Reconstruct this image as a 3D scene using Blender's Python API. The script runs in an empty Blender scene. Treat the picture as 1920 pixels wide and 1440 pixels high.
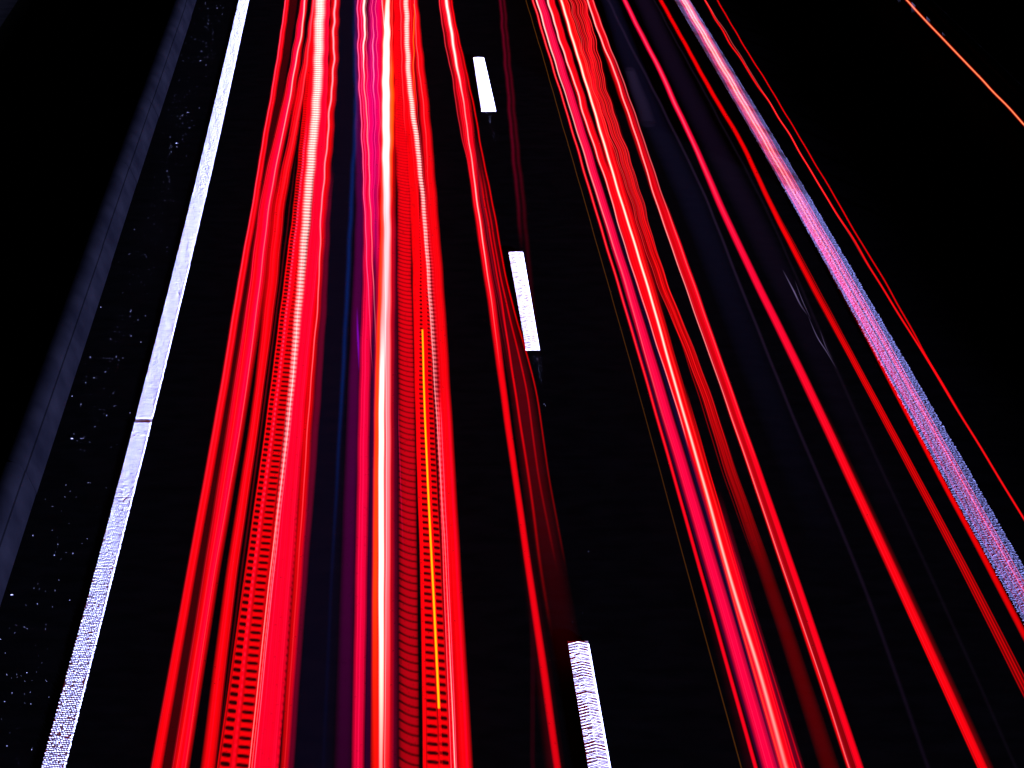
import bpy, math, random
import numpy as np

# ------------------------------------------------------------------ camera, sky, sun, exposure
scene = bpy.context.scene
COL = scene.collection
F = 8660.0            # focal length in pixels of a 1920 px wide frame (about 162 mm)
H = 8.93              # the photographer stands on a bridge above the carriageway
_v = np.array([-266.0, 1722.0, -F])
_Y = _v / np.linalg.norm(_v)
_Z = np.array([0.0, F, 1722.0]); _Z /= np.linalg.norm(_Z)
_X = np.cross(_Y, _Z)
ROT = np.array([_X, _Y, _Z])          # camera axes -> world axes (X right, Y along the road, Z up)

from mathutils import Matrix
cam_data = bpy.data.cameras.new('camera')
cam = bpy.data.objects.new('camera', cam_data)
COL.objects.link(cam)
M4 = Matrix([[*ROT[0], 0], [*ROT[1], 0], [*ROT[2], H], [0, 0, 0, 1]])
cam.matrix_world = M4
cam_data.sensor_width = 36.0
cam_data.lens = F / 1920 * 36
cam_data.clip_start = 0.5
cam_data.clip_end = 3000
scene.camera = cam

SUN_EL = math.radians(1.5)      # low light raking along the road from behind the bridge
SUN_AZ = math.radians(14.0)      # slightly from the right
sdir = np.array([math.sin(SUN_AZ) * math.cos(SUN_EL), -math.cos(SUN_AZ) * math.cos(SUN_EL), math.sin(SUN_EL)])
sun_data = bpy.data.lights.new('sun', 'SUN')
sun_data.energy = 5.0
sun_data.angle = math.radians(0.5)
sun_data.color = (0.40, 0.45, 1.0)
sun = bpy.data.objects.new('sun', sun_data)
COL.objects.link(sun)
from mathutils import Vector
sun.rotation_euler = Vector(sdir).to_track_quat('Z', 'Y').to_euler()
sun.location = (0, -20, 30)

world = bpy.data.worlds.new('World'); scene.world = world
world.use_nodes = True
wn = world.node_tree.nodes; wl = world.node_tree.links
sky = wn.new('ShaderNodeTexSky'); sky.sky_type = 'NISHITA'; sky.sun_disc = False
sky.sun_elevation = SUN_EL
sky.sun_rotation = math.atan2(sdir[0], sdir[1])
wl.new(sky.outputs[0], wn['Background'].inputs[0])
wn['Background'].inputs[1].default_value = 0.0003

EXPO = 3.95
scene.view_settings.view_transform = 'Standard'
scene.view_settings.look = 'None'
scene.view_settings.exposure = EXPO
scene.view_settings.gamma = 1.0
scene.view_settings.use_curve_mapping = False
scene.cycles.transparent_max_bounces = 48
scene.cycles.max_bounces = 4
scene.cycles.use_denoising = True

random.seed(7)
rng = np.random.default_rng(11)

# ------------------------------------------------------------------ helpers
def unproj(x, y, z=0.0):
    """picture point -> world point on the level plane at height z (arrays allowed)"""
    x = np.asarray(x, float); y = np.asarray(y, float)
    c = np.stack([x - 960, 720 - y, -F * np.ones_like(x)], -1)
    r = c @ ROT.T
    t = (z - H) / r[..., 2]
    return r * t[..., None] + np.array([0, 0, H])

def hermite(xs, ys, q):
    xs = np.asarray(xs, float); ys = np.asarray(ys, float); q = np.asarray(q, float)
    if len(xs) == 1: return np.full_like(q, ys[0])
    o = np.argsort(xs); xs = xs[o]; ys = ys[o]
    dx = np.diff(xs); s = np.diff(ys) / dx
    m = np.zeros_like(ys); m[0] = s[0]; m[-1] = s[-1]
    for i in range(1, len(xs) - 1):
        m[i] = (s[i-1] * dx[i] + s[i] * dx[i-1]) / (dx[i] + dx[i-1])
    qc = np.clip(q, xs[0], xs[-1])
    k = np.clip(np.searchsorted(xs, qc) - 1, 0, len(xs) - 2)
    h = dx[k]; t = (qc - xs[k]) / h
    return ((2*t**3 - 3*t**2 + 1) * ys[k] + (t**3 - 2*t**2 + t) * h * m[k]
            + (-2*t**3 + 3*t**2) * ys[k+1] + (t**3 - t**2) * h * m[k+1])

VX, VY = 694.0, -1002.0
def mesh_obj(name, verts, faces, mat, parent=None, smooth=False):
    me = bpy.data.meshes.new(name)
    me.from_pydata([tuple(v) for v in verts], [], [tuple(f) for f in faces])
    if mat: me.materials.append(mat)
    if smooth: me.polygons.foreach_set('use_smooth', [True] * len(me.polygons))
    me.update()
    o = bpy.data.objects.new(name, me); COL.objects.link(o)
    if parent:
        o.parent = parent
    return o

def tag(o, label=None, cat=None, group=None, kind=None):
    if label: o['label'] = label
    if cat: o['category'] = cat
    if group: o['group'] = group
    if kind: o['kind'] = kind
    return o

def new_mat(name):
    m = bpy.data.materials.new(name); m.use_nodes = True
    return m, m.node_tree.nodes, m.node_tree.links

def surface_mat(name, c1, c2, scale, rough=0.9, bump=0.0, bscale=200, spec=0.05, metal=0.0, stretch=(1, 1, 1)):
    m, n, l = new_mat(name)
    b = n['Principled BSDF']
    tc = n.new('ShaderNodeTexCoord'); mp = n.new('ShaderNodeMapping'); mp.inputs['Scale'].default_value = stretch
    l.new(tc.outputs['Object'], mp.inputs[0])
    t = n.new('ShaderNodeTexNoise'); t.inputs['Scale'].default_value = scale; t.inputs['Detail'].default_value = 6
    l.new(mp.outputs[0], t.inputs['Vector'])
    r = n.new('ShaderNodeValToRGB')
    r.color_ramp.elements[0].position = 0.32; r.color_ramp.elements[0].color = (*c1, 1)
    r.color_ramp.elements[1].position = 0.68; r.color_ramp.elements[1].color = (*c2, 1)
    l.new(t.outputs[0], r.inputs[0]); l.new(r.outputs[0], b.inputs['Base Color'])
    b.inputs['Roughness'].default_value = rough
    b.inputs['Specular IOR Level'].default_value = spec
    b.inputs['Metallic'].default_value = metal
    if bump:
        t2 = n.new('ShaderNodeTexNoise'); t2.inputs['Scale'].default_value = bscale; t2.inputs['Detail'].default_value = 3
        l.new(mp.outputs[0], t2.inputs['Vector'])
        bp = n.new('ShaderNodeBump'); bp.inputs['Strength'].default_value = bump; bp.inputs['Distance'].default_value = 0.004
        l.new(t2.outputs[0], bp.inputs['Height']); l.new(bp.outputs[0], b.inputs['Normal'])
    return m

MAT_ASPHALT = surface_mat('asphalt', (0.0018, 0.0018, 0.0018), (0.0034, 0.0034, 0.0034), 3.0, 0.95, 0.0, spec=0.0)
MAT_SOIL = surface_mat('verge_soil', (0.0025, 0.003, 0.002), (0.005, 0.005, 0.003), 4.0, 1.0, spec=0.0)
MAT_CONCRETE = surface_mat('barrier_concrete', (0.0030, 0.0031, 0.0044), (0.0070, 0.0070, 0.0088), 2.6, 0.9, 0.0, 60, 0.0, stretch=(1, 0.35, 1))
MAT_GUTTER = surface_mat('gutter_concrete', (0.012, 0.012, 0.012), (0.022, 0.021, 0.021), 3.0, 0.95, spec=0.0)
MAT_PAINT = surface_mat('marking_paint', (0.84, 0.84, 0.85), (0.92, 0.92, 0.92), 9.0, 0.7, spec=0.1)
MAT_GREYER = surface_mat('greyer_marking_paint', (0.62, 0.64, 0.67), (0.80, 0.82, 0.84), 9.0, 0.7, spec=0.1)  # base colour set darker than the dash paint
MAT_WORN_BLUELIT = surface_mat('worn_bluelit_paint', (0.14, 0.15, 0.21), (0.24, 0.25, 0.35), 14.0, 0.8, spec=0.05)  # worn white paint, with the light's blue cast put into its tint
MAT_ZINC = surface_mat('galvanised_steel', (0.0045, 0.0044, 0.005), (0.0075, 0.0073, 0.008), 7.0, 0.9, spec=0.0)
MAT_BEAD = surface_mat('glass_bead_grit', (0.08, 0.085, 0.09), (0.5, 0.5, 0.5), 40.0, 0.4, spec=0.5)
MAT_GRASS = surface_mat('dry_grass', (0.006, 0.008, 0.003), (0.014, 0.017, 0.006), 5.0, 0.9, spec=0.05)

# ------------------------------------------------------------------ ground, road, gutter
def sheet(name, x0, x1, y0, y1, z, mat):
    o = mesh_obj(name, [(x0, y0, z), (x1, y0, z), (x1, y1, z), (x0, y1, z)], [(0, 1, 2, 3)], mat)
    return tag(o, kind='structure')
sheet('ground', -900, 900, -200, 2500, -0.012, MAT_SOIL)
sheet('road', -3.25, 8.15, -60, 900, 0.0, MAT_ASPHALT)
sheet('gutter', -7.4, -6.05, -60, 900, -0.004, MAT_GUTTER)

def shade_bank():
    # low bank added out of view, right of the guardrail, to shade the verge
    V = []; Fc = []
    ys = np.concatenate([np.linspace(-80, 59, 40), [59.6, 60.2, 60.8]])
    for j, y in enumerate(ys):
        f = min(1.0, (60.8 - y) / 1.2)
        for (x, z) in [(9.85, -.05), (10.4, .36), (11.1, .60), (12.4, .61), (16, .60), (30, .60), (34, -.05)]:
            V.append((x + random.uniform(-.08, .08), y, z * f + (random.uniform(-.02, .02) * f if z > 0 else 0)))
        if j:
            for i in range(6):
                b = (j - 1) * 7 + i; Fc.append((b, b + 1, b + 8, b + 7))
    tag(mesh_obj('shade_bank', V, Fc, MAT_SOIL, None, True), kind='structure')
shade_bank()

# ------------------------------------------------------------------ concrete median barrier, cast in lengths
def profile_barrier():
    p = [(-3.005, -0.02), (-3.005, 0.02), (-3.086, 0.195), (-3.090, 0.206)]
    p += [(-3.104, 0.210), (-3.108, 0.222)]              # the small dark step between foot and wall
    for i in range(16):                                   # wall leaning back more and more, then rounding over
        a = i / 15
        t = math.radians(26 + 66 * min(1, a / .55) ** .8 + 60 * max(0, a - .62) / .38)
        px, pz = p[-1]
        p.append((px - 0.0185 * math.sin(t), pz + 0.0185 * math.cos(t)))
    p += [(p[-1][0] - .03, 0.12), (p[-1][0] - .04, 0.02), (p[-1][0] - .04, -0.02)]
    return p
def barrier():
    root = bpy.data.objects.new('median_barrier', None); COL.objects.link(root)
    root.location = (-3.2, 22, 0)
    tag(root, 'dim violet-grey concrete barrier along the far left, fading into the dark', 'barrier')
    P = profile_barrier(); k = len(P)
    L = 6.004
    ys = [0.0, 0.02] + list(np.linspace(0.06, L - 0.06, 13)) + [L - 0.02, L]
    verts = []; faces = []
    for j, y in enumerate(ys):
        inset = 0.0
        for (x, z) in P:
            wob = 0.0
            verts.append((x - inset * (1 if x > -3.45 else -1), y, z - (inset if z > 0.5 else 0)))
    for j in range(len(ys) - 1):
        for i in range(k - 1):
            a = j * k + i
            faces.append((a, a + 1, a + k + 1, a + k))
    faces = [tuple(reversed(f)) for f in faces]
    first = mesh_obj('barrier_block', verts, faces, MAT_CONCRETE, root, True)
    first.data.set_sharp_from_angle(angle=math.radians(32))
    first.location = (3.2, 0, 0)
    for i in range(1, 22):
        c = first.copy(); COL.objects.link(c); c.parent = root
        c.location = (3.2 + random.uniform(-0.003, 0.003), 6.0 * i, random.uniform(-0.002, 0.002))
        c.rotation_euler = (0, 0, random.uniform(-0.0006, 0.0006))
barrier()

# ------------------------------------------------------------------ painted markings with raised structure
def bumps(name, items, mat, parent):
    """items: (x, y, halfwidth, depth, height, skew). Each is a small raised fleck with a steep front."""
    V = []; Fc = []
    for it in items:
        (x, y, w, dp, h, sk) = it[:6]; c = it[6] if len(it) > 6 else .72
        b = len(V)
        V += [(x - w, y - sk, 0.003), (x + w, y + sk, 0.003), (x + w, y + sk + dp, 0.003), (x - w, y - sk + dp, 0.003),
              (x - w * c, y - sk * c + dp * .25, 0.003 + h), (x + w * c, y + sk * c + dp * .25, 0.003 + h)]
        Fc += [(b, b+1, b+5, b+4), (b+1, b+2, b+5), (b+2, b+3, b+4, b+5), (b+3, b, b+4)]
    o = mesh_obj(name, V, Fc, mat, parent)
    o['kind'] = 'stuff'
    return o

def path_at(keys, Yq):
    """keys: picture points along a ground line -> X at road distance Yq"""
    p = unproj([k[0] for k in keys], [k[1] for k in keys])
    return hermite(p[:, 1], p[:, 0], Yq)

def ribbon(name, keysL, keysR, y0, y1, mat, n=60, rag=0.004):
    ys = np.linspace(y0, y1, n)
    xl = path_at(keysL, ys); xr = path_at(keysR, ys)
    V = []; Fc = []
    for i, y in enumerate(ys):
        V += [(xl[i] + random.uniform(-rag, rag), y, 0.0045), (xr[i] + random.uniform(-rag, rag), y, 0.0045)]
        if i:
            b = 2 * i; Fc.append((b - 2, b - 1, b + 1, b))
    return mesh_obj(name, V, Fc, mat)

# left edge line: rows of raised drops
LL = [(448, 0), (362, 360), (271, 720), (176, 1080), (77, 1440)]
LR = [(467, 0), (388, 360), (302, 720), (212, 1080), (122, 1440)]
o = ribbon('edge_line', LL, LR, 22, 150, MAT_GREYER, 260)
tag(o, 'long solid white edge line beside the barrier, with rows of raised drops', 'road marking', 'solid edge lines')
items = []
row = 0
y = 26.0
gaps = [unproj(270, 790)[1], unproj(238, 935)[1], unproj(330, 557)[1], unproj(372, 330)[1]]
gapw = [0.10, 0.022, 0.022, 0.022]
while y < 96:
    if any(abs(y - g) < w for g, w in zip(gaps, gapw)):
        y += 0.03; continue
    xl = float(path_at(LL, y)); xr = float(path_at(LR, y))
    nd = 9
    row = 1 - row
    for k in range(nd):
        if random.random() < 0.012: continue
        x = xl + (k + 0.30 + 0.45 * row) * (xr - xl) / nd + random.gauss(0, .0012)
        hw = 0.0068 * random.uniform(.9, 1.12)
        items.append((x, y + random.gauss(0, .005) + .006 * math.sin(y * 1.7 + k), hw, .03, .0062 + random.gauss(0, .00060) + .0004 * math.sin(y * 3.1 + k * .9), random.gauss(0, .0015)))
    for q in range(2):
        if random.random() < .35 or y > 52: continue
        items.append((xr - .004 + random.gauss(0, .0015), y + q * .026, .006, .024, .0063, 0))
    y += 0.053
bumps('raised_drops', items, MAT_GREYER, o)

# lane dashes: chevron ridges
CL = [(887, 108), (903, 210), (953, 472), (986, 658), (1064, 1203), (1103, 1440)]
CR = [(907, 108), (930, 210), (980, 472), (1012, 658), (1103, 1203), (1145, 1440)]
dash_labels = {0: 'nearest white lane dash at the bottom, showing chevron relief',
               1: 'middle white lane dash, in the centre of the picture',
               2: 'farthest white lane dash, near the top'}
ends = [(1203, 28.7), (472, None), (108, None)]
spans = [(28.62, float(unproj(1083, 1203)[1])), (float(unproj(998, 658)[1]), float(unproj(967, 472)[1])),
         (float(unproj(918, 210)[1]), float(unproj(897, 108)[1]))]
for i, (ya, yb) in enumerate(spans):
    o = ribbon('lane_dash', CL, CR, ya, yb, MAT_PAINT, 30, 0.003)
    tag(o, dash_labels[i], 'road marking', 'white dashes of the lane line')
    items = []; ridge = 0
    y = ya + 0.01
    while y < yb - 0.03:
        xl = float(path_at(CL, y)); xr = float(path_at(CR, y)); W = xr - xl
        nd = 4
        hr = (.0104 if ridge % 2 else .0097) + random.gauss(0, .0003)
        for k in range(nd):
            u = (k + .5) / nd
            dy = -abs(u - .5) * 0.15
            if y + dy < ya or random.random() < .02: continue
            items.append((xl + u * W, y + dy + random.gauss(0, .0022), W / nd * .52, .032, hr + random.gauss(0, .0004),
                          (-1 if u > .5 else 1) * .0185, .96))
        y += 0.040; ridge += 1
    bumps('raised_ridges', items, MAT_PAINT, o)

# right edge line: worn, broad, coarse splatter
RL = [(1265, 0), (1473, 360), (1573, 540), (1672, 720), (1771, 900), (1870, 1080)]
RR = [(1293, 0), (1512, 360), (1617, 540), (1722, 720), (1826, 900), (1928, 1080)]
o = ribbon('edge_line', RL, RR, 22, 150, MAT_WORN_BLUELIT, 260)
tag(o, 'broad worn bluish edge line on the right, crossed by pink light trails', 'road marking', 'solid edge lines')
items = []
y = 23.0
while y < 92:
    xl = float(path_at(RL, y)); xr = float(path_at(RR, y))
    for k in range(13):
        x = xl + (k + .5 + random.uniform(-.35, .35)) * (xr - xl) / 13
        items.append((x, y + .030 * (k / 13) + random.gauss(0, .007), random.uniform(.008, .015), random.uniform(.018, .03),
                      .0030 + random.gauss(0, .00035), random.gauss(0, .004)))
    y += 0.042
bumps('splatter_relief', items, MAT_WORN_BLUELIT, o)

# loose glass beads and grit on the asphalt strip beside the barrier
def grit():
    V = []; Fc = []
    def chip(x, y, r, fl=1.0):
        b = len(V); a = random.uniform(0, 6.28)
        for k in range(4):
            t = a + k * math.pi / 2
            V.append((x + r * fl * math.cos(t), y + r * math.sin(t), 0.002))
        V.append((x, y, 0.002 + r * 1.5))
        for k in range(4): Fc.append((b + k, b + (k + 1) % 4, b + 4))
    for i in range(620):
        y = 26 + 60 * random.random() ** 1.25
        u = min(0.98, max(0.02, random.gauss(0.45, 0.20)))
        x = -2.98 + u * 0.70
        chip(x, y, random.choice((.0007, .0009, .0011, .0013, .0016, .0026)))
    for (px, py) in [(376, 114), (352, 211), (331, 269), (135, 823), (22, 1116)]:
        p = unproj(px, py); chip(p[0], p[1], .0032, 4.0)
    for (px, py, s, n) in [(918, 222, 5, 16), (925, 250, 7, 10), (1005, 680, 9, 14), (1012, 700, 8, 8), (1022, 760, 3, 4),
                           (1080, 1190, 14, 4), (1101, 1035, 3, 2)]:
        for k in range(n):
            p = unproj(px + random.gauss(0, s * .6), py + random.gauss(0, s)); chip(p[0], p[1], .0012)
    o = mesh_obj('grit', V, Fc, MAT_BEAD)
    tag(o, 'tiny sparkling grains scattered on the asphalt beside the barrier', 'grit', kind='stuff')
grit()

# ------------------------------------------------------------------ guardrail at the right verge
def guardrail():
    root = bpy.data.objects.new('guardrail', None); COL.objects.link(root)
    root.location = (8.85, 75.29, 0)
    tag(root, 'dark steel guardrail on thin posts in the top right corner', 'guardrail')
    # W-beam section, traffic side towards -X
    prof = [(0.03, .43), (-.035, .455), (-.05, .485), (-.035, .515), (0.02, .56), (0.02, .60), (-.035, .645), (-.05, .675), (-.035, .705), (0.03, .73)]
    prof = [(x - .10, z - .04) for x, z in prof]
    back = [(x + .004, z) for x, z in reversed(prof)]
    P = prof + back; k = len(P)
    L = 4.0
    V = []; Fc = []
    for y in (0, L + .16):
        for (x, z) in P: V.append((x - (0.006 if y else 0), y, z))
    for i in range(k):
        j = (i + 1) % k; Fc.append((i, j, k + j, k + i))
    Fc += [tuple(range(k)), tuple(range(2 * k - 1, k - 1, -1))]
    beam = mesh_obj('beam', V, Fc, MAT_ZINC, root)
    # C-section post
    s = [(-.03, -.05), (.03, -.05), (.03, -.044), (-.024, -.044), (-.024, .044), (.03, .044), (.03, .05), (-.03, .05)]
    V = []; Fc = []
    for z in (-.05, .60):
        for (x, y) in s: V.append((x, y, z))
    for i in range(8):
        j = (i + 1) % 8; Fc.append((i, j, 8 + j, 8 + i))
    Fc += [(0, 1, 2, 3), (0, 3, 4, 7), (4, 5, 6, 7), (11, 10, 9, 8), (15, 12, 11, 8), (15, 14, 13, 12)]
    post = mesh_obj('post', V, Fc, MAT_ZINC, root)
    V = [(-.072, -.05, .52), (-.03, -.05, .52), (-.03, .05, .52), (-.072, .05, .52), (-.072, -.05, .64), (-.03, -.05, .64), (-.03, .05, .64), (-.072, .05, .64)]
    spacer = mesh_obj('spacer', V, [(0, 3, 2, 1), (4, 5, 6, 7), (0, 1, 5, 4), (1, 2, 6, 5), (2, 3, 7, 6), (3, 0, 4, 7)], MAT_ZINC, post)
    y0 = -30.9
    for i in range(30):
        if i == 0: pp = post; sp = spacer
        else:
            pp = post.copy(); COL.objects.link(pp); pp.parent = root
            sp = spacer.copy(); COL.objects.link(sp); sp.parent = pp
        pp.location = (0, y0 + 2.06 * i, 0)
    for i in range(16):
        b = beam if i == 0 else beam.copy()
        if i: COL.objects.link(b); b.parent = root
        b.location = (0, -31.9 + L * i, 0)
guardrail()

def tufts():
    for i in range(44):
        y = random.uniform(58, 84); x = random.choice((random.uniform(8.25, 8.7), random.uniform(8.3, 9.6)))
        V = []; Fc = []
        for k in range(random.randint(4, 9)):
            a = random.uniform(0, 6.28); h = random.uniform(.02, .09); ln = random.uniform(.02, .09)
            bx, by = random.gauss(0, .03), random.gauss(0, .04)
            b = len(V); w = .004
            dx, dy = math.cos(a), math.sin(a)
            V += [(bx - dy * w, by + dx * w, -.012), (bx + dy * w, by - dx * w, -.012),
                  (bx + dx * ln * .5 - dy * w * .8, by + dy * ln * .5 + dx * w * .8, h * .8), (bx + dx * ln * .5 + dy * w * .8, by + dy * ln * .5 - dx * w * .8, h * .8),
                  (bx + dx * ln, by + dy * ln, h)]
            Fc += [(b, b + 1, b + 3, b + 2), (b + 2, b + 3, b + 4)]
        yield [(vx + x, vy + y, vz) for vx, vy, vz in V], Fc
V = []; Fc = []
for v, f in tufts():
    b = len(V); V += v; Fc += [tuple(i + b for i in q) for q in f]
o = mesh_obj('grass', V, Fc, MAT_GRASS)
tag(o, 'sparse dark grass blades along the verge below the guardrail', 'grass', kind='stuff')

# ------------------------------------------------------------------ light trails: glowing filaments in the air at lamp height
def glow_mat():
    m, n, l = new_mat('trail_light')
    n.remove(n['Principled BSDF'])
    at = n.new('ShaderNodeAttribute'); at.attribute_name = 'glow'; at.attribute_type = 'GEOMETRY'
    em = n.new('ShaderNodeEmission'); l.new(at.outputs['Color'], em.inputs[0]); em.inputs[1].default_value = 1.0
    tr = n.new('ShaderNodeBsdfTransparent'); ad = n.new('ShaderNodeAddShader')
    l.new(em.outputs[0], ad.inputs[0]); l.new(tr.outputs[0], ad.inputs[1])
    l.new(ad.outputs[0], n['Material Output'].inputs[0])
    m.cycles.emission_sampling = 'NONE'
    return m
MAT_GLOW = glow_mat()

def lin(c):
    c = np.asarray(c, float) / 255
    return np.where(c <= 0.04045, c / 12.92, ((c + 0.055) / 1.055) ** 2.4)

T_SOFT = (np.array([-1, -.72, -.42, -.2, 0, .2, .42, .72, 1]), np.array([0, .12, .5, .86, 1, .86, .5, .12, 0]))
T_HARD = (np.array([-1, -.82, -.6, -.3, 0, .3, .6, .82, 1]), np.array([0, .75, 1, 1, 1, 1, 1, .75, 0]))
T_MID = (np.array([-1, -.75, -.5, -.25, 0, .25, .5, .75, 1]), np.array([0, .4, .82, 1, 1, 1, .82, .4, 0]))
PROF = {'s': T_SOFT, 'h': T_HARD, 'm': T_MID}

def smooth(a, b, x):
    t = np.clip((x - a) / (b - a), 0, 1); return t * t * (3 - 2 * t)

class Trail:
    """one lamp's light trail: an Empty with its strands as parts"""
    def __init__(self, label, z=0.8, wob=1.0, seed=None, group=None):
        self.z = z
        r = random.Random(seed if seed is not None else label)
        self.w = [(r.uniform(2.0, 2.9), r.uniform(0, 6.28), .0050), (r.uniform(3.4, 5.0), r.uniform(0, 6.28), .0060), (r.uniform(9, 14), r.uniform(0, 6.28), .006)]
        self.wob = wob
        self.base = None
        self.root = bpy.data.objects.new('light_trail', None); COL.objects.link(self.root)
        tag(self.root, label, 'light trail', group or 'light trails above the road')
    def s(self, keys, color, gain=1.0, prof='m', fade=None, ext=True, mod=None, step=0.4, wob=None, thick=0.35, dz=0.0):
        """keys: (y, x, width) in picture units; fade: (y, factor); mod(t, d) -> factor"""
        z = self.z + dz
        ky = [k[0] for k in keys]; km = [(k[1] - VX) / (k[0] - VY) for k in keys]; kw = [k[2] / (k[0] - VY) for k in keys]
        KZ = (H - z) * F / math.cos(math.atan(1722 / F)) ** 1 / 1.0
        KZ = KZ / 0.9626                               # distance scale of the picture rows
        def row(d): return KZ / d + VY
        d0 = KZ / (max(ky) - VY); d1 = KZ / (min(ky) - VY)
        if ext:
            if max(ky) >= 1430 or keys[-1][1] > 1870: d0 = 24.0
            if min(ky) <= 5: d1 = 118.0
        n = max(6, int((d1 - d0) / step))
        d = np.linspace(d0, d1, n); yy = row(d)
        m = hermite(ky, km, yy); w = np.interp(yy, *zip(*sorted(zip(ky, kw)))) * (yy - VY)
        P = unproj(VX + m * (yy - VY), yy, z)
        Q = unproj(VX + m * (yy - VY) + w / 2, yy, z)
        half = np.maximum(np.abs(Q[:, 0] - P[:, 0]), 0.002)
        wb = (self.wob if wob is None else wob) * np.interp(yy, [0, 250, 600, 1000, 1440], [1.05, .8, .35, .16, .10])
        wx = sum(a * np.sin(P[:, 1] * 2 * math.pi / L + ph) for L, ph, a in self.w) * wb
        wz = sum(a * np.cos(P[:, 1] * 2 * math.pi / L + ph * 1.7) for L, ph, a in self.w) * wb * 0.8
        tt, pp = PROF[prof]
        if mod is not None:
            t2 = np.linspace(-1, 1, 17); pp = np.interp(t2, tt, pp); tt = t2
        nt = len(tt)
        hh = np.minimum(half * thick, 0.05 if mod is None else 0.003)
        # closed lens section: upper row of points, then lower row
        X = P[:, 0][:, None] + wx[:, None] + half[:, None] * tt[None, :]
        Yc = np.repeat(P[:, 1][:, None], nt, 1)
        up = hh[:, None] * np.sqrt(np.maximum(0, 1 - tt ** 2))[None, :]
        Zt = z + wz[:, None] + up; Zb = z + wz[:, None] - up
        top = np.stack([X, Yc, Zt], -1); bot = np.stack([X[:, 1:-1], Yc[:, 1:-1], Zb[:, 1:-1]], -1)[:, ::-1]
        ring = np.concatenate([top, bot], 1)          # n x (2nt-2) x 3
        g = np.ones(n)
        if fade: g = np.interp(yy, *zip(*sorted(fade)))
        if ext and min(ky) > 5: g = g * smooth(min(ky), min(ky) + 90, yy)
        if ext and max(ky) < 1430 and keys[-1][1] <= 1870: g = g * smooth(max(ky), max(ky) - 70, yy)
        val = np.repeat(pp[None, :], n, 0) * g[:, None] * gain
        if mod is not None: val = val * mod(tt[None, :], P[:, 1][:, None])
        val = np.concatenate([val, val[:, 1:-1][:, ::-1]], 1)
        if callable(color): colr = color(yy)[:, None, :]
        else: colr = lin(color)[None, None, :]
        vv = np.repeat(val[..., None], 3, -1)
        if not callable(color) and color[0] == 255 and color[1] > 50:   # pale cores of red lamps: their fringe stays red
            vv = np.stack([val * 1.25, val ** 1.9 / np.maximum(gain, 1e-3) ** .9, val ** 1.7 / np.maximum(gain, 1e-3) ** .7], -1)
        glow = vv * colr * (0.5 / 2 ** EXPO)
        k = ring.shape[1]
        idx = np.arange(n * k).reshape(n, k)
        a = idx[:-1]; b = idx[1:]
        faces = np.stack([a, np.roll(a, -1, 1), np.roll(b, -1, 1), b], -1).reshape(-1, 4)
        me = bpy.data.meshes.new('strand')
        V = ring.reshape(-1, 3); nf = len(faces)
        me.vertices.add(len(V)); me.vertices.foreach_set('co', V.astype(np.float32).ravel())
        me.loops.add(nf * 4); me.loops.foreach_set('vertex_index', faces.astype(np.int32).ravel())
        me.polygons.add(nf); me.polygons.foreach_set('loop_start', (np.arange(nf) * 4).astype(np.int32))
        me.polygons.foreach_set('loop_total', np.full(nf, 4, np.int32))
        me.materials.append(MAT_GLOW)
        me.update(calc_edges=True)
        ca = me.color_attributes.new('glow', 'FLOAT_COLOR', 'POINT')
        rgba = np.ones((len(V), 4), np.float32); rgba[:, :3] = glow.reshape(-1, 3)
        ca.data.foreach_set('color', rgba.ravel())
        o = bpy.data.objects.new('strand', me); COL.objects.link(o); o.parent = self.root
        if self.base is None:
            self.base = (float(P[0, 0]), float(P[0, 1]), 0.0); self.root.location = self.base
        o.location = (-self.base[0], -self.base[1], 0.0)
        return o

def hair(tr, keys, n, cols, gain=(.2, .6), wpx=(1.4, 2.6), seed=0, fade=None, span=.40, wob=None):
    """fine bright lines inside a band"""
    r = random.Random(seed)
    for i in range(n):
        o = (i + r.uniform(.15, .85)) / n * 2 * span - span
        w = r.uniform(*wpx); dr = r.uniform(-.10, .10)
        last = keys[-1][0]; first = keys[0][0]
        kk = [(y, x + (o + dr * (y - first) / max(1, last - first)) * bw, w * (1 + .0004 * y)) for y, x, bw in keys]
        g = r.uniform(*gain); a = r.uniform(200, 900)
        fd = fade or [(first, g), (a, g * r.uniform(.4, 1.2)), (a + 300, g * r.uniform(.3, 1)), (1440, g * r.uniform(.2, .7))]
        tr.s(kk, r.choice(cols), 1.0 if not fade else g, 's', fd, step=.5, wob=wob)

RED = (255, 0, 6); PINK = (255, 0, 72); HOT = (255, 0, 40); MAG = (255, 0, 120); WHITE = (255, 238, 226); PALE = (255, 150, 150)
SAL = (255, 110, 105); ORANGE = (255, 90, 10); MAROON = (70, 0, 16); DKRED = (130, 0, 4); PURP = (52, 0, 44)
PER = 0.215
def pulse(d, duty, ph=0.0, per=PER):
    """1 in the lit part of a lamp's flicker, 0 in the dark part"""
    q = np.abs(((d / per + ph) % 1.0) - 0.5) * 2       # 0 mid .. 1 edge
    return 1 - smooth(1 - duty - .16, 1 - duty + .16, 1 - q)

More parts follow.
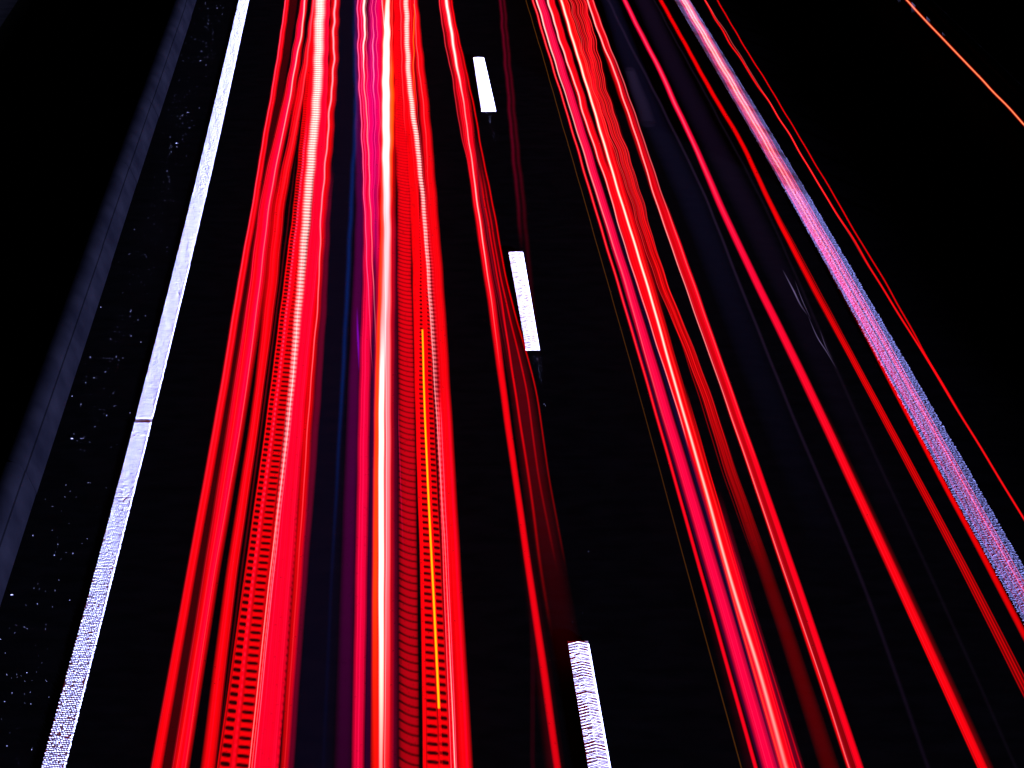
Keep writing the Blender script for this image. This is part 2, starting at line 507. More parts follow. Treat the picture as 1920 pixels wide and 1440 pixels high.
# --- fast lane, left lamps
t = Trail('leftmost light trail: plain red band beside a dark red stripe', .78, .35, 1)
t.s([(0, 539, 11), (180, 512, 13), (270, 495, 13), (360, 482, 14), (540, 450, 16), (720, 421, 18), (1080, 357, 20), (1440, 293, 24)], RED, 1.0, 'm')
t.s([(0, 536, 4), (180, 509, 4), (270, 492, 4), (360, 478, 5), (540, 446, 6), (720, 417, 8), (1080, 352, 8), (1440, 288, 9)], (255, 90, 130), .9, 's', [(0, 1), (360, .7), (720, .4), (1080, .15), (1440, .05)])
t.s([(0, 551, 16), (180, 523, 16), (360, 490, 16), (720, 432, 20), (1080, 372, 24), (1440, 313, 30)], (58, 0, 2), 1, 'h')
hair(t, [(0, 539, 10), (180, 512, 12), (360, 482, 13), (720, 421, 16), (1080, 357, 18), (1440, 293, 22)], 3, [(255, 40, 80), (255, 70, 90), (255, 20, 60)], seed=31)

t = Trail('second light trail from the left: broad red with a pink heart', .80, .4, 2)
t.s([(0, 570, 16), (100, 557, 20), (180, 542, 25), (270, 522, 26), (360, 504, 31), (540, 481, 36), (720, 454, 37), (1080, 395, 34), (1440, 338, 36)], RED, 1, 'm')
t.s([(0, 570, 10), (180, 541, 14), (270, 523, 16), (360, 506, 18), (540, 484, 18), (720, 458, 18), (1080, 397, 18), (1440, 343, 14)], (255, 0, 90), .55, 's', [(0, 1), (720, .8), (1440, .25)])
t.s([(0, 571, 5), (60, 566, 5), (120, 554, 4.5), (180, 544, 4), (270, 526, 3.5), (360, 509, 3.2), (540, 486, 3), (720, 463, 3), (1080, 401, 2.5), (1440, 347, 2.5)], WHITE, .9, 's', [(0, 1), (150, .9), (300, .6), (450, .45), (900, .25), (1440, .2)])
t.s([(200, 533, 8), (360, 496, 9), (540, 470, 9), (720, 443, 8), (1080, 385, 8)], (255, 0, 60), .3, 's', [(200, .4), (720, 1), (1080, 0)])
t.s([(400, 490, 2.2), (720, 449, 2.4), (1080, 391, 2.4), (1440, 331, 3)], (255, 60, 70), .4, 's')
hair(t, [(0, 570, 14), (180, 542, 22), (270, 522, 24), (360, 504, 29), (540, 481, 34), (720, 454, 34), (1080, 395, 32), (1440, 338, 34)], 7, [(255, 40, 80), (255, 70, 90), (255, 20, 60)], seed=32, wob=.7)
for o in (-.3, .28): t.s([(150, 548 + o * 20, 3), (360, 504 + o * 26, 3), (720, 454 + o * 30, 3), (1080, 395 + o * 26, 3)], (255, 0, 60), .4, 's')

t = Trail('third light trail from the left: narrow red between two black gaps', .80, .4, 2)
t.s([(0, 588, 9), (100, 577, 13), (180, 561, 20), (270, 547, 19), (360, 528, 25), (540, 508, 26), (720, 487, 20), (1080, 434, 24), (1440, 390, 30)], RED, 1, 'm')
t.s([(0, 588, 6), (120, 575, 6), (270, 548, 5), (360, 530, 5), (720, 488, 5)], (255, 110, 130), .7, 's', [(0, 1), (250, .5), (450, .15), (720, 0)])
t.s([(270, 558, 3), (360, 547, 4), (720, 501, 5), (1080, 452, 6), (1440, 406, 6)], (120, 0, 10), .8, 's', [(270, .5), (720, 1), (1440, .2)])

# --- fast lane, flickering left lamp
hair(t, [(0, 588, 7), (180, 561, 17), (360, 528, 22), (540, 508, 22), (720, 487, 17), (1080, 434, 20), (1440, 390, 26)], 4, [(255, 40, 80), (255, 70, 90), (255, 20, 60)], seed=33, wob=.7)

t = Trail('left flickering light trail: red ladder of dark rungs with a dotted white line', .74, .5, 3)
lad = lambda duty, ph=0.0, floor=0.02: (lambda T, d: floor + (1 - floor) * pulse(d + 0.02 * T, duty, ph))
ladf = lambda duty, ph, f0, f1: (lambda T, d: 1 - (1 - pulse(d + .02 * T, duty * np.sqrt(np.clip(1.15 - (T / .92) ** 2, 0, 1)), ph)) * smooth(.98, .62, np.abs(T)) * np.interp(d, [f0, f1], [.98, 0]))
t.s([(360, 554, 4), (720, 509, 4), (1080, 459, 4), (1440, 408, 5)], RED, .9, 's')
t.s([(0, 592, 10), (360, 558, 12), (720, 514, 12), (1080, 467, 15), (1440, 421, 23)], RED, 1, 'h', mod=ladf(.56, 0, 52, 66), step=.03)
t.s([(0, 598, 12), (360, 566, 13), (720, 522, 11), (1080, 476, 10), (1440, 436, 12)], (255, 0, 22), 1, 'm')
t.s([(200, 579, 8), (360, 562, 8), (720, 522, 7), (1080, 475, 7), (1440, 438, 8)], (255, 90, 150), .8, 's', [(200, 1), (720, .7), (1440, .15)], mod=lad(.55, .5, .1), step=.03)
t.s([(0, 602, 14), (360, 574, 18), (720, 534, 18), (1080, 491, 24), (1440, 454, 30)], RED, 1, 'h', mod=ladf(.46, .18, 42, 54), step=.03)
t.s([(0, 601, 24), (180, 594, 22), (360, 578, 21), (540, 563, 18), (720, 547, 15), (900, 528, 12), (1080, 510, 11), (1440, 470, 10)], WHITE, 1.2, 'm', [(0, 1.2), (360, 1), (720, .62), (900, .35), (1080, .15), (1440, .04)], mod=lad(.42, .5, .35), step=.03)
t.s([(360, 575, 4), (720, 548, 4), (1080, 506, 3.5), (1440, 467, 3.5)], WHITE, 1.0, 's', [(360, .2), (720, .8), (1440, .55)])
t.s([(500, 566, 14), (720, 549, 14), (1080, 508, 15), (1440, 474, 18)], RED, 1, 'm')
t.s([(720, 553, 3), (1080, 513, 3), (1440, 477, 3)], (255, 150, 190), .8, 's', [(720, .3), (1080, .9), (1440, .7)])
t.s([(720, 545, 2), (1080, 510, 2), (1440, 472, 2)], (255, 170, 190), .5, 's')
t.s([(0, 614, 12), (360, 597, 24), (720, 561, 30), (1080, 530, 40), (1440, 498, 52)], (255, 0, 38), 1, 'h')
t.s([(900, 560, 4), (1080, 549, 5), (1440, 520, 7)], (150, 0, 16), .8, 'm', mod=lad(.4, .2, 0), step=.03)
hair(t, [(0, 614, 10), (360, 597, 22), (720, 561, 26), (1080, 530, 36), (1440, 498, 46)], 6, [(255, 0, 90), (255, 30, 90), (255, 60, 110)], gain=(.15, .4), seed=34)
hair(t, [(0, 601, 22), (180, 594, 22), (360, 578, 20)], 5, [(255, 170, 170), (255, 120, 130)], gain=(.4, .8), seed=35, fade=[(0, 1), (300, .5), (360, 0)])

t = Trail('wavy pale pink light line at the right side of the left flickering trail', .76, 1.0, 4)
t.s([(0, 629, 20), (180, 621, 22), (360, 606, 24), (720, 581, 22), (1080, 558, 20), (1440, 533, 18)], RED, .95, 'm', [(0, 1), (1080, .8), (1440, .6)])
t.s([(0, 629, 7), (60, 626, 7), (120, 625, 6), (180, 621, 6), (360, 605, 5), (540, 597, 4), (720, 583, 3.2), (1080, 558, 4), (1440, 533, 5)], (255, 190, 200), 1.0, 's', [(0, 1.1), (360, .8), (720, .5), (1080, .18), (1440, .12)])
t.s([(300, 620, 14), (720, 597, 16), (1080, 568, 20), (1440, 543, 18)], (96, 0, 28), 1, 'm')

# --- between the lamps: dim blue, violet
t = Trail('dim dark blue light trail in the black gap of the left lane', 1.25, .7, 5)
t.s([(0, 664, 14), (180, 667, 14), (360, 660, 14), (540, 651, 14), (720, 642, 13), (900, 632, 12), (1080, 622, 12), (1440, 606, 14)], (0, 28, 88), .85, 's', [(0, .25), (150, .9), (400, 1), (720, .8), (900, .35), (1080, .12), (1440, .04)])
t.s([(0, 652, 44), (360, 643, 56), (720, 622, 66), (1080, 604, 76), (1440, 586, 84)], (4, 3, 16), 1, 'h')

t = Trail('dull purple light band left of the pink one, with a short violet flash', .95, .6, 6)
t.s([(0, 668, 10), (200, 672, 14), (360, 675, 20), (720, 664, 26), (1080, 653, 32), (1440, 644, 40)], (78, 0, 62), 1, 'm', [(0, 1), (720, .8), (1440, .3)])
t.s([(575, 670, 5), (640, 671, 7), (700, 673, 3)], (120, 8, 190), .8, 's', [(575, 0), (625, 1), (650, 1), (700, 0)], ext=False, step=.15)

t = Trail('pink light band in the middle of the left lane, crossed by thin pale lines', .82, .9, 7)
t.s([(0, 676, 18), (180, 684, 26), (360, 691, 24), (720, 684, 24), (1080, 677, 25), (1440, 671, 26)], (255, 0, 62), 1, 'm', [(0, .9), (1080, 1), (1440, .8)])
t.s([(0, 670, 3.5), (90, 672, 3.5), (180, 675, 3.5), (360, 683, 3), (540, 690, 2.6), (720, 700, 2)], (255, 130, 190), .9, 's', [(0, 1), (540, .8), (720, .2)])
t.s([(0, 682, 9), (60, 683, 7), (120, 682, 4), (180, 685, 3.5), (360, 694, 3), (540, 700, 2.6), (680, 707, 2)], WHITE, 1.0, 's', [(0, 1.3), (100, 1.2), (160, .7), (540, .5), (680, .2)])
t.s([(0, 703, 30), (180, 701, 34), (300, 702, 28), (420, 704, 16), (540, 710, 8)], MAG, .75, 'm', [(0, .8), (180, 1), (360, .7), (540, .1)])
t.s([(0, 697, 3), (90, 700, 5), (150, 701, 4), (220, 703, 4)], (255, 190, 220), .7, 's', [(0, .1), (90, .8), (150, .8), (220, 0)], ext=False)
t.s([(360, 706, 16), (720, 700, 14), (1080, 694, 16), (1440, 689, 16)], (60, 0, 50), 1, 'm', [(360, 1), (1440, .5)])
hair(t, [(0, 690, 40), (180, 694, 44), (360, 696, 34), (540, 694, 26)], 6, [(255, 90, 170), (255, 150, 190), (255, 40, 130)], gain=(.4, .9), seed=36, fade=[(0, 1), (250, .7), (540, 0)], wob=1.3)
hair(t, [(360, 691, 22), (720, 684, 20), (1080, 677, 21), (1440, 671, 22)], 4, [(255, 40, 110)], gain=(.15, .4), seed=37)

t = Trail('brightest light trail: white-hot core with orange edges', .86, .5, 8)
def core_col(yy):
    return np.stack([np.full_like(yy, 1.0), np.interp(yy, [0, 200, 360, 620, 760, 1100, 1300, 1440], [.9, .98, .70, .70, .97, .95, .80, .55]),
                     np.interp(yy, [0, 200, 360, 620, 760, 1100, 1300, 1440], [.72, .9, .72, .72, .86, .86, .66, .5])], -1)
t.s([(0, 727, 9), (60, 725, 14), (180, 724, 16), (300, 724, 16), (360, 725, 15), (720, 716, 12), (1080, 715, 12), (1300, 715, 11), (1440, 714, 8)], core_col, 1.3, 'm', [(0, .9), (100, 1.6), (300, 1.4), (420, .5), (600, .5), (720, 1.3), (1080, 1.4), (1300, .9), (1440, .5)])
t.s([(0, 718, 6), (60, 719, 8), (180, 717, 9), (360, 717, 7), (720, 708, 13), (1080, 704, 13), (1440, 703, 18)], (255, 70, 6), 1, 'm', [(0, .3), (300, .6), (720, 1), (1080, 1), (1300, .45), (1440, .25)])
t.s([(60, 733, 8), (180, 735, 11), (300, 733, 9), (420, 735, 4)], (255, 96, 4), 1, 'm', [(60, .3), (120, 1), (250, 1), (420, .1)])
t.s([(300, 727, 16), (420, 727, 15), (720, 727, 14), (1080, 727, 12), (1440, 726, 13)], (255, 150, 160), 1, 'm', [(300, .4), (420, 1), (720, .9), (1080, .7), (1300, .3), (1440, .15)])
t.s([(300, 720, 3), (500, 722, 3), (720, 724, 3), (1080, 724, 3), (1440, 721, 2)], (255, 245, 245), .5, 's')
t.s([(0, 716, 3), (40, 720, 3), (80, 723, 3)], (255, 220, 220), .9, 's', ext=False)
t.s([(0, 725, 44), (360, 724, 40), (720, 720, 40), (1080, 718, 46), (1440, 716, 46)], RED, .95, 'm')
t.s([(360, 738, 16), (720, 740, 22), (1080, 740, 24), (1440, 738, 26)], (84, 0, 30), 1, 's')

# --- fast lane, right lamps
hair(t, [(0, 726, 26), (180, 724, 26), (360, 724, 26), (720, 720, 26), (1080, 719, 26), (1440, 717, 28)], 7, [(255, 170, 150), (255, 200, 190), (255, 120, 90)], gain=(.3, .8), seed=38)

t = Trail('dark red light band hatched with curved dark lines', .72, .6, 9)
def hatch(T, d):
    per = .235
    ph = d / per + 1.75 * (T * .5 + .5) - .85 * (T * .5 + .5) ** 2
    q = np.abs((ph % 1.0) - .5) * 2
    dark = smooth(.62, .95, q)
    return 1 - dark * np.interp(d, [32, 50, 64], [.92, .85, .15]) - .25 * smooth(.0, -.9, T) * np.interp(d, [34, 60], [1, .2])
def hatch_col(yy):
    return np.stack([np.interp(yy, [0, 300, 600, 900, 1440], [1, 1, .8, .55, .42]), 0 * yy, np.interp(yy, [0, 900, 1440], [.003, .006, .004])], -1)
t.s([(0, 747, 18), (100, 749, 22), (200, 751, 24), (360, 757, 26), (540, 759, 28), (720, 762, 31), (1080, 765, 36), (1440, 767, 40)], hatch_col, 1, 'h', mod=hatch, step=.03)
t.s([(720, 746, 3), (900, 751, 2.5), (1080, 758, 2)], (190, 0, 70), .6, 's', [(720, .6), (900, 1), (1080, .1)])

t = Trail('right flickering light trail: red ladder with paired dark rungs and a white line', .74, .6, 10)
t.s([(0, 760, 24), (180, 769, 26), (360, 777, 18), (720, 782, 9), (1080, 791, 7), (1440, 796, 7)], RED, 1, 'h')
t.s([(360, 784, 12), (720, 789, 14), (1080, 801, 17), (1440, 812, 28)], RED, 1, 'h', mod=ladf(.44, 0, 46, 60), step=.03)
t.s([(360, 791, 10), (720, 799, 9), (1080, 812, 8), (1300, 822, 6), (1440, 829, 5)], RED, 1, 'h', [(360, 1), (1300, 1), (1440, .1)])
t.s([(360, 795, 10), (720, 806, 12), (1080, 821, 15), (1440, 834, 22)], RED, 1, 'h', mod=ladf(.5, .05, 46, 60), step=.03)
t.s([(0, 761, 12), (90, 764, 12), (180, 770, 12), (270, 782, 12), (360, 792, 10), (540, 805, 9), (720, 817, 10), (1080, 836, 8)], WHITE, 1.1, 'm', [(0, 1.1), (200, 1.1), (420, .8), (720, .3), (1080, .06)], mod=lad(.42, .5, .35), step=.03)
t.s([(180, 768, 20), (360, 792, 18), (720, 818, 18), (1080, 837, 14), (1440, 851, 14)], (255, 60, 80), .5, 'm', [(180, .5), (360, .9), (720, .8), (1440, .3)], mod=lad(.6, .5, .15), step=.03)
t.s([(360, 791, 2.5), (720, 815, 2.6), (1080, 837, 2.6), (1260, 845, 3.5), (1440, 853, 4)], WHITE, 1.0, 's', [(360, .6), (720, .7), (1080, .5), (1260, .8), (1440, 1)])
t.s([(720, 821, 2), (1080, 832, 2.2), (1440, 846, 2.4)], (255, 120, 140), .8, 's')
t.s([(720, 824, 2), (1080, 841, 2.2), (1440, 856, 2.4)], (255, 120, 160), .7, 's')
t.s([(720, 824, 16), (1080, 837, 18), (1440, 850, 18)], (255, 0, 18), 1, 'm')
t.s([(0, 750, 3), (90, 753, 3), (180, 756, 3), (300, 763, 2.5)], (255, 120, 130), .7, 's', [(0, 1), (180, .6), (300, 0)])
hair(t, [(0, 761, 24), (180, 772, 24), (360, 790, 22), (720, 816, 20)], 5, [(255, 110, 120), (255, 60, 80)], gain=(.3, .7), seed=39, fade=[(0, 1), (400, .6), (720, 0)])

t = Trail('plain bright red light band at the right side of the left lane', .74, .6, 10)
t.s([(0, 776, 16), (180, 793, 22), (360, 808, 24), (720, 833, 24), (1080, 852, 28), (1440, 871, 34)], RED, 1, 'm')
t.s([(0, 777, 3), (90, 782, 3), (180, 792, 3), (300, 801, 2.5), (420, 806, 2)], (255, 130, 140), .7, 's', [(0, 1), (250, .7), (420, .1)])
t.s([(700, 836, 7), (1080, 857, 8), (1440, 876, 9)], (255, 0, 60), .35, 's')
hair(t, [(0, 776, 14), (180, 793, 18), (360, 808, 20), (720, 833, 20), (1080, 852, 24), (1440, 871, 30)], 5, [(255, 40, 80), (255, 70, 90), (255, 20, 60)], gain=(.12, .4), seed=40)

t = Trail('thin yellow light line over the right ladder trail, ending abruptly', .80, .15, 11)
t.s([(618, 792, 4.2), (760, 796, 4.4), (900, 802, 4.8), (1080, 811, 5.2), (1200, 817, 5.6), (1328, 823, 6)], (255, 190, 10), 1.3, 'm', ext=False)
t = Trail('short thin orange-yellow light line near the top of the left lane', .80, .8, 10)
t.s([(8, 776, 3), (90, 776, 3), (160, 776, 3), (240, 779, 2.5)], (255, 150, 10), .9, 's', [(8, .8), (60, 1), (150, .7), (240, .2)], ext=False)

# --- weaving trail beside the lane dashes
t = Trail('weaving red light trail just left of the lane dashes, white at its far end', .80, .5, 12)
t.s([(0, 834, 26), (100, 854, 27), (150, 863, 28), (200, 871, 29), (250, 878, 26), (300, 884, 20), (360, 891, 16), (540, 918, 18), (720, 942, 15), (900, 967, 14), (1080, 993, 15), (1260, 1020, 17), (1440, 1045, 16)], (255, 0, 14), 1, 'm', [(0, 1), (720, 1), (1200, .85), (1440, .7)])
t.s([(0, 823, 4), (62, 832, 4), (112, 841, 4), (150, 849, 4), (200, 856, 4), (250, 865, 4), (300, 876, 4), (360, 886, 4), (540, 913, 4)], (255, 60, 80), .8, 's', [(0, 1), (360, .4), (540, .1)])
t.s([(0, 836, 10), (50, 845, 10), (95, 852, 9), (130, 857, 8), (170, 866, 5), (225, 874, 4), (290, 883, 4), (360, 892, 5), (450, 905, 4), (600, 926, 3), (720, 941, 2.6)], WHITE, 1.2, 's', [(0, 1.3), (120, 1.1), (200, .6), (360, .8), (450, .8), (600, .35), (720, .1)])
t.s([(0, 846, 5), (50, 855, 5), (100, 867, 5), (140, 875, 5), (187, 886, 5), (240, 896, 5), (300, 906, 5), (360, 919, 5), (540, 953, 5), (720, 1002, 5), (900, 1030, 6), (1080, 1064, 8)], RED, .9, 's', [(0, 1), (540, .9), (720, .6), (900, .2), (1080, 0)])
t.s([(290, 893, 6), (360, 905, 6), (540, 936, 5), (720, 964, 7), (900, 992, 8), (1080, 1016, 10), (1200, 1036, 12)], RED, .9, 's', [(290, .8), (540, .9), (720, .85), (900, .5), (1080, .12), (1200, 0)])
t.s([(290, 898, 5), (360, 911, 5), (540, 943, 5), (720, 985, 6), (900, 1011, 7), (1080, 1047, 9)], RED, .8, 's', [(290, .5), (540, .9), (720, .6), (900, .25), (1080, 0)])
t.s([(200, 876, 12), (360, 908, 22), (540, 939, 34), (720, 976, 48), (900, 1004, 56), (1080, 1036, 62), (1300, 1076, 70)], (84, 0, 8), 1, 'm', [(200, .8), (720, .9), (900, .55), (1080, .2), (1300, 0)])
t.s([(900, 968, 30), (1080, 995, 34), (1440, 1040, 44)], (60, 0, 6), 1, 's', [(900, .4), (1440, 1)])
t.s([(1080, 996, 12), (1440, 998, 12)], (26, 0, 4), 1, 'm')
hair(t, [(0, 834, 22), (100, 854, 23), (200, 871, 24), (300, 886, 22), (360, 896, 22), (540, 925, 30), (720, 958, 44)], 6, [(255, 40, 80), (255, 70, 90), (255, 20, 60)], gain=(.3, .7), seed=41, fade=[(0, 1), (360, .7), (720, 0)], wob=.9)

t = Trail('faint dark red light trail right of the farthest lane dash', .9, .7, 13)
t.s([(0, 937, 9), (180, 953, 11), (360, 969, 12), (480, 979, 14)], (92, 0, 24), 1, 's', [(0, 1), (300, .75), (480, .2)])
t.s([(0, 944, 9), (180, 961, 11), (360, 979, 13), (480, 990, 14), (700, 1012, 16)], (74, 0, 16), 1, 's', [(0, 1), (300, .7), (480, .3), (700, 0)])

# --- slow lane
t = Trail('hair-thin brownish gold light line left of the right red bundle', .9, .25, 14)
t.s([(0, 986, 2.4), (90, 1013, 2.4), (180, 1039, 2.4), (360, 1091, 2.6), (720, 1193, 2.8), (1080, 1291, 3.4), (1440, 1390, 4)], (98, 55, 10), 1, 's', [(0, .8), (360, .7), (900, .5), (1440, .6)])

t = Trail('broad pink light band with a thin red line at its left, in the right lane', .82, .5, 15)
t.s([(0, 999, 6), (180, 1053, 5), (360, 1107, 6), (720, 1214, 6.5), (1080, 1316, 8), (1440, 1417, 9)], (255, 0, 26), 1, 'm')
t.s([(0, 999, 2.5), (180, 1053, 2), (360, 1107, 2.5), (720, 1214, 2.5), (1080, 1316, 2.5)], (255, 140, 150), .6, 's', [(0, 1), (720, .5), (1080, 0)])
t.s([(0, 1013, 20), (180, 1069, 18), (360, 1124, 19), (720, 1233, 24), (1080, 1340, 28), (1440, 1444, 32)], (255, 0, 66), 1, 'm')
t.s([(0, 1006, 5), (90, 1033, 5), (180, 1061, 4), (360, 1118, 5), (540, 1175, 4), (720, 1225, 3.2), (900, 1280, 2)], WHITE, 1.0, 's', [(0, 1.2), (180, .8), (360, .6), (540, .35), (720, .3), (900, 0)])
t.s([(500, 1150, 8), (720, 1219, 8), (1080, 1325, 9), (1440, 1428, 10)], (52, 0, 40), 1, 's')
t.s([(360, 1136, 8), (720, 1251, 12), (1080, 1360, 20), (1440, 1464, 26)], (24, 4, 44), 1, 'm', [(360, .3), (720, .8), (1440, 1)])
t.s([(1080, 1318, 30), (1440, 1414, 50)], (34, 0, 4), 1, 's')
hair(t, [(0, 1013, 17), (180, 1069, 15), (360, 1124, 16), (720, 1233, 20), (1080, 1340, 24), (1440, 1444, 28)], 6, [(255, 50, 110), (255, 90, 130), (255, 20, 90)], seed=42)

t = Trail('wavy pale light line between the pink band and the white-hot line', .84, .9, 16)
t.s([(0, 1033, 16), (180, 1088, 18), (360, 1148, 18), (540, 1205, 20), (720, 1262, 18), (900, 1316, 12)], RED, 1, 'm')
t.s([(0, 1027, 6), (45, 1041, 5.5), (105, 1059, 5), (155, 1077, 5), (212, 1094, 5), (287, 1119, 4.5), (360, 1142, 4), (450, 1168, 4), (540, 1198, 4), (630, 1226, 4), (720, 1255, 4), (800, 1280, 4), (860, 1297, 3)], (255, 200, 195), 1.1, 's', [(0, 1.3), (270, 1), (540, .7), (800, .7), (860, .2)])
hair(t, [(0, 1035, 14), (180, 1090, 16), (360, 1150, 16), (540, 1206, 18), (720, 1262, 14)], 4, [(255, 40, 80), (255, 70, 90), (255, 20, 60)], seed=43, gain=(.3, .7), fade=[(0, 1), (720, .3)], wob=1.2)

t = Trail('white-hot light line in the right lane, glowing red at both sides', .86, .4, 17)
t.s([(0, 1055, 20), (180, 1112, 20), (360, 1163, 24), (540, 1217, 26), (720, 1268, 28), (1080, 1374, 32), (1440, 1476, 36)], RED, 1, 'm')
t.s([(0, 1052, 7), (90, 1079, 7), (180, 1106, 7), (360, 1160, 7), (540, 1215, 7.5), (720, 1266, 8), (900, 1318, 9), (1080, 1368, 10), (1260, 1424, 12), (1440, 1474, 15)], (255, 205, 185), 1.5, 's', [(0, 1.2), (540, 1.2), (900, .9), (1200, .8), (1440, .55)])
t.s([(700, 1262, 6), (1080, 1363, 7), (1440, 1466, 9)], (255, 70, 20), .8, 's', [(700, 0), (900, .8), (1440, 1)])
t.s([(720, 1283, 3), (1080, 1386, 3.5), (1440, 1492, 4)], RED, .8, 's')
t.s([(720, 1278, 3), (1080, 1391, 3), (1440, 1503, 5)], RED, .7, 's', [(720, .3), (1440, .8)])
t.s([(900, 1335, 24), (1080, 1385, 28), (1440, 1494, 32)], (100, 0, 26), 1, 'm', [(900, 0), (1080, 1)])
hair(t, [(0, 1058, 18), (180, 1114, 18), (360, 1166, 22), (720, 1272, 26), (1080, 1378, 30), (1440, 1482, 34)], 8, [(255, 60, 60), (255, 90, 80), (255, 20, 20)], seed=44, gain=(.2, .6))

t = Trail('streaky red light band right of the white-hot line, darkening towards the viewer', .80, 1.1, 18)
t.s([(0, 1080, 38), (180, 1130, 32), (270, 1160, 28), (360, 1190, 20), (500, 1232, 20), (720, 1316, 22), (900, 1376, 24), (1080, 1438, 30), (1440, 1556, 40)], RED, 1, 'm', [(0, .22), (200, .25), (360, .35), (500, .45), (720, .42), (900, .22), (1080, .10), (1440, .06)])
for k, (o0, g0) in enumerate([(-.42, .9), (-.3, .5), (-.16, .8), (-.02, .5), (.1, .9), (.26, .6), (.4, .9)]):
    wk = [(0, 40), (180, 34), (360, 28), (500, 24), (720, 20), (900, 22), (1080, 26)]
    cx = dict([(0, 1080), (180, 1129), (360, 1188), (500, 1232), (720, 1316), (900, 1376), (1080, 1438)])
    kk = [(y, cx[y] + o0 * w + 1.5 * math.sin(k * 2.1 + y * .02), 2.6 + .001 * y) for y, w in wk]
    t.s(kk, (255, 60, 60) if k % 3 == 0 else (255, 10, 14), g0, 's', [(0, 1), (300, .8), (600, .6), (900, .25), (1080, 0)], wob=1.6)
t.s([(0, 1097, 14), (180, 1118, 18), (270, 1140, 16), (360, 1172, 18), (600, 1250, 14)], (255, 0, 24), .6, 's', [(0, 1), (270, .7), (600, 0)])
t.s([(360, 1194, 3), (500, 1239, 3), (720, 1324, 3), (900, 1386, 3), (1080, 1452, 3)], RED, .8, 's', [(360, 1), (720, .6), (1080, 0)])
t.s([(450, 1212, 3), (720, 1303, 3), (900, 1360, 3), (1080, 1424, 3)], RED, .7, 's', [(450, .8), (720, .5), (1080, 0)])
hair(t, [(0, 1082, 36), (100, 1106, 32), (180, 1130, 30), (270, 1160, 28), (360, 1190, 24), (500, 1232, 20)], 9, [(255, 120, 110), (255, 70, 70), (255, 40, 60)], seed=45, gain=(.4, .9), fade=[(0, 1), (300, .8), (500, 0)], wob=2.0)

t = Trail('twin pale light lines with red between, right of the streaky red band', .80, .5, 19)
t.s([(0, 1106, 16), (180, 1168, 18), (360, 1231, 20), (720, 1358, 22), (1080, 1482, 26), (1440, 1602, 30)], (225, 0, 8), 1, 'm', [(0, 1), (600, .9), (1080, .5), (1440, .3)])
t.s([(0, 1101, 4.5), (62, 1122, 4.5), (125, 1149, 4.5), (205, 1175, 4.5), (275, 1199, 4.5), (360, 1225, 4), (540, 1286, 3.6), (720, 1350, 3.6), (900, 1412, 3.6), (1080, 1473, 3.6), (1260, 1535, 3.6), (1440, 1592, 4)], (255, 190, 185), 1.1, 's', [(0, 1.2), (360, .9), (720, .7), (1440, .55)])
t.s([(0, 1111, 4), (62, 1133, 4), (125, 1159, 4), (205, 1187, 4), (275, 1211, 4), (360, 1240, 4), (720, 1367, 5), (900, 1430, 6)], (255, 120, 125), .9, 's', [(0, 1), (360, .8), (720, .5), (900, .2)])
t.s([(360, 1239, 8), (720, 1366, 10), (1080, 1491, 13), (1440, 1613, 15)], (255, 0, 26), 1, 'm')
t.s([(720, 1350, 7), (1080, 1472, 8), (1440, 1591, 9)], (255, 0, 10), .9, 's')
hair(t, [(0, 1106, 14), (180, 1170, 16), (360, 1231, 18), (720, 1358, 20), (1080, 1482, 24), (1440, 1602, 28)], 5, [(255, 40, 80), (255, 70, 90), (255, 20, 60)], seed=46, gain=(.2, .5))

t = Trail('lone smooth pinkish-red light band between two dark gaps, right lane', .82, .2, 20)
def lone(yy):
    return np.stack([np.full_like(yy, 1.0), 0 * yy, np.interp(yy, [0, 500, 900, 1440], [.05, .035, .004, .002])], -1)
t.s([(0, 1171, 11), (60, 1200, 11), (120, 1232, 12), (200, 1268, 13), (282, 1307, 13), (360, 1340, 15), (720, 1512, 20), (1080, 1679, 22), (1440, 1843, 20)], lone, 1, 'm')
t.s([(0, 1171, 5), (60, 1200, 5), (120, 1232, 6), (200, 1268, 6), (282, 1306, 6), (360, 1340, 7), (540, 1424, 6)], (255, 120, 140), .6, 's', [(0, .7), (200, 1), (360, .5), (540, 0)])
t.s([(720, 1520, 16), (1080, 1689, 18), (1440, 1854, 22)], (120, 0, 4), .7, 's', [(720, 0), (1080, 1)])
t.s([(1080, 1671, 4), (1440, 1834, 5)], RED, .7, 's')
hair(t, [(0, 1171, 10), (120, 1232, 11), (200, 1268, 12), (282, 1307, 12), (360, 1340, 14), (720, 1512, 18), (1080, 1679, 20), (1440, 1843, 19)], 4, [(255, 50, 90), (255, 20, 50), (255, 80, 100)], seed=48, gain=(.2, .5), wob=.45)

t = Trail('thin red light trail of fine parallel lines, left of the right edge line', .80, .3, 21)
t.s([(0, 1239, 9), (100, 1294, 9), (175, 1336, 10), (262, 1387, 10), (360, 1434, 11), (500, 1504, 12), (720, 1624, 14), (1080, 1815, 17), (1290, 1921, 18)], (255, 0, 4), 1, 'm', [(0, 1), (400, .9), (560, .55), (1080, .3), (1290, .2)])
for k in range(4):
    o0 = (k - 1.5) * .27
    t.s([(360, 1433 + o0 * 11, 2.4), (720, 1624 + o0 * 14, 3), (1080, 1815 + o0 * 19, 3.4), (1320, 1937 + o0 * 24, 4)], (255, 0, 4), .8, 's', [(360, .5), (720, .9), (1320, .7)])

t = Trail('red light trail hugging the left rim of the right edge line', .74, .5, 22)
t.s([(560, 1588, 8), (720, 1671, 9), (900, 1766, 11), (1080, 1863, 14), (1200, 1925, 15)], RED, 1, 'm', [(560, .2), (680, .8), (800, 1), (1200, .75)])

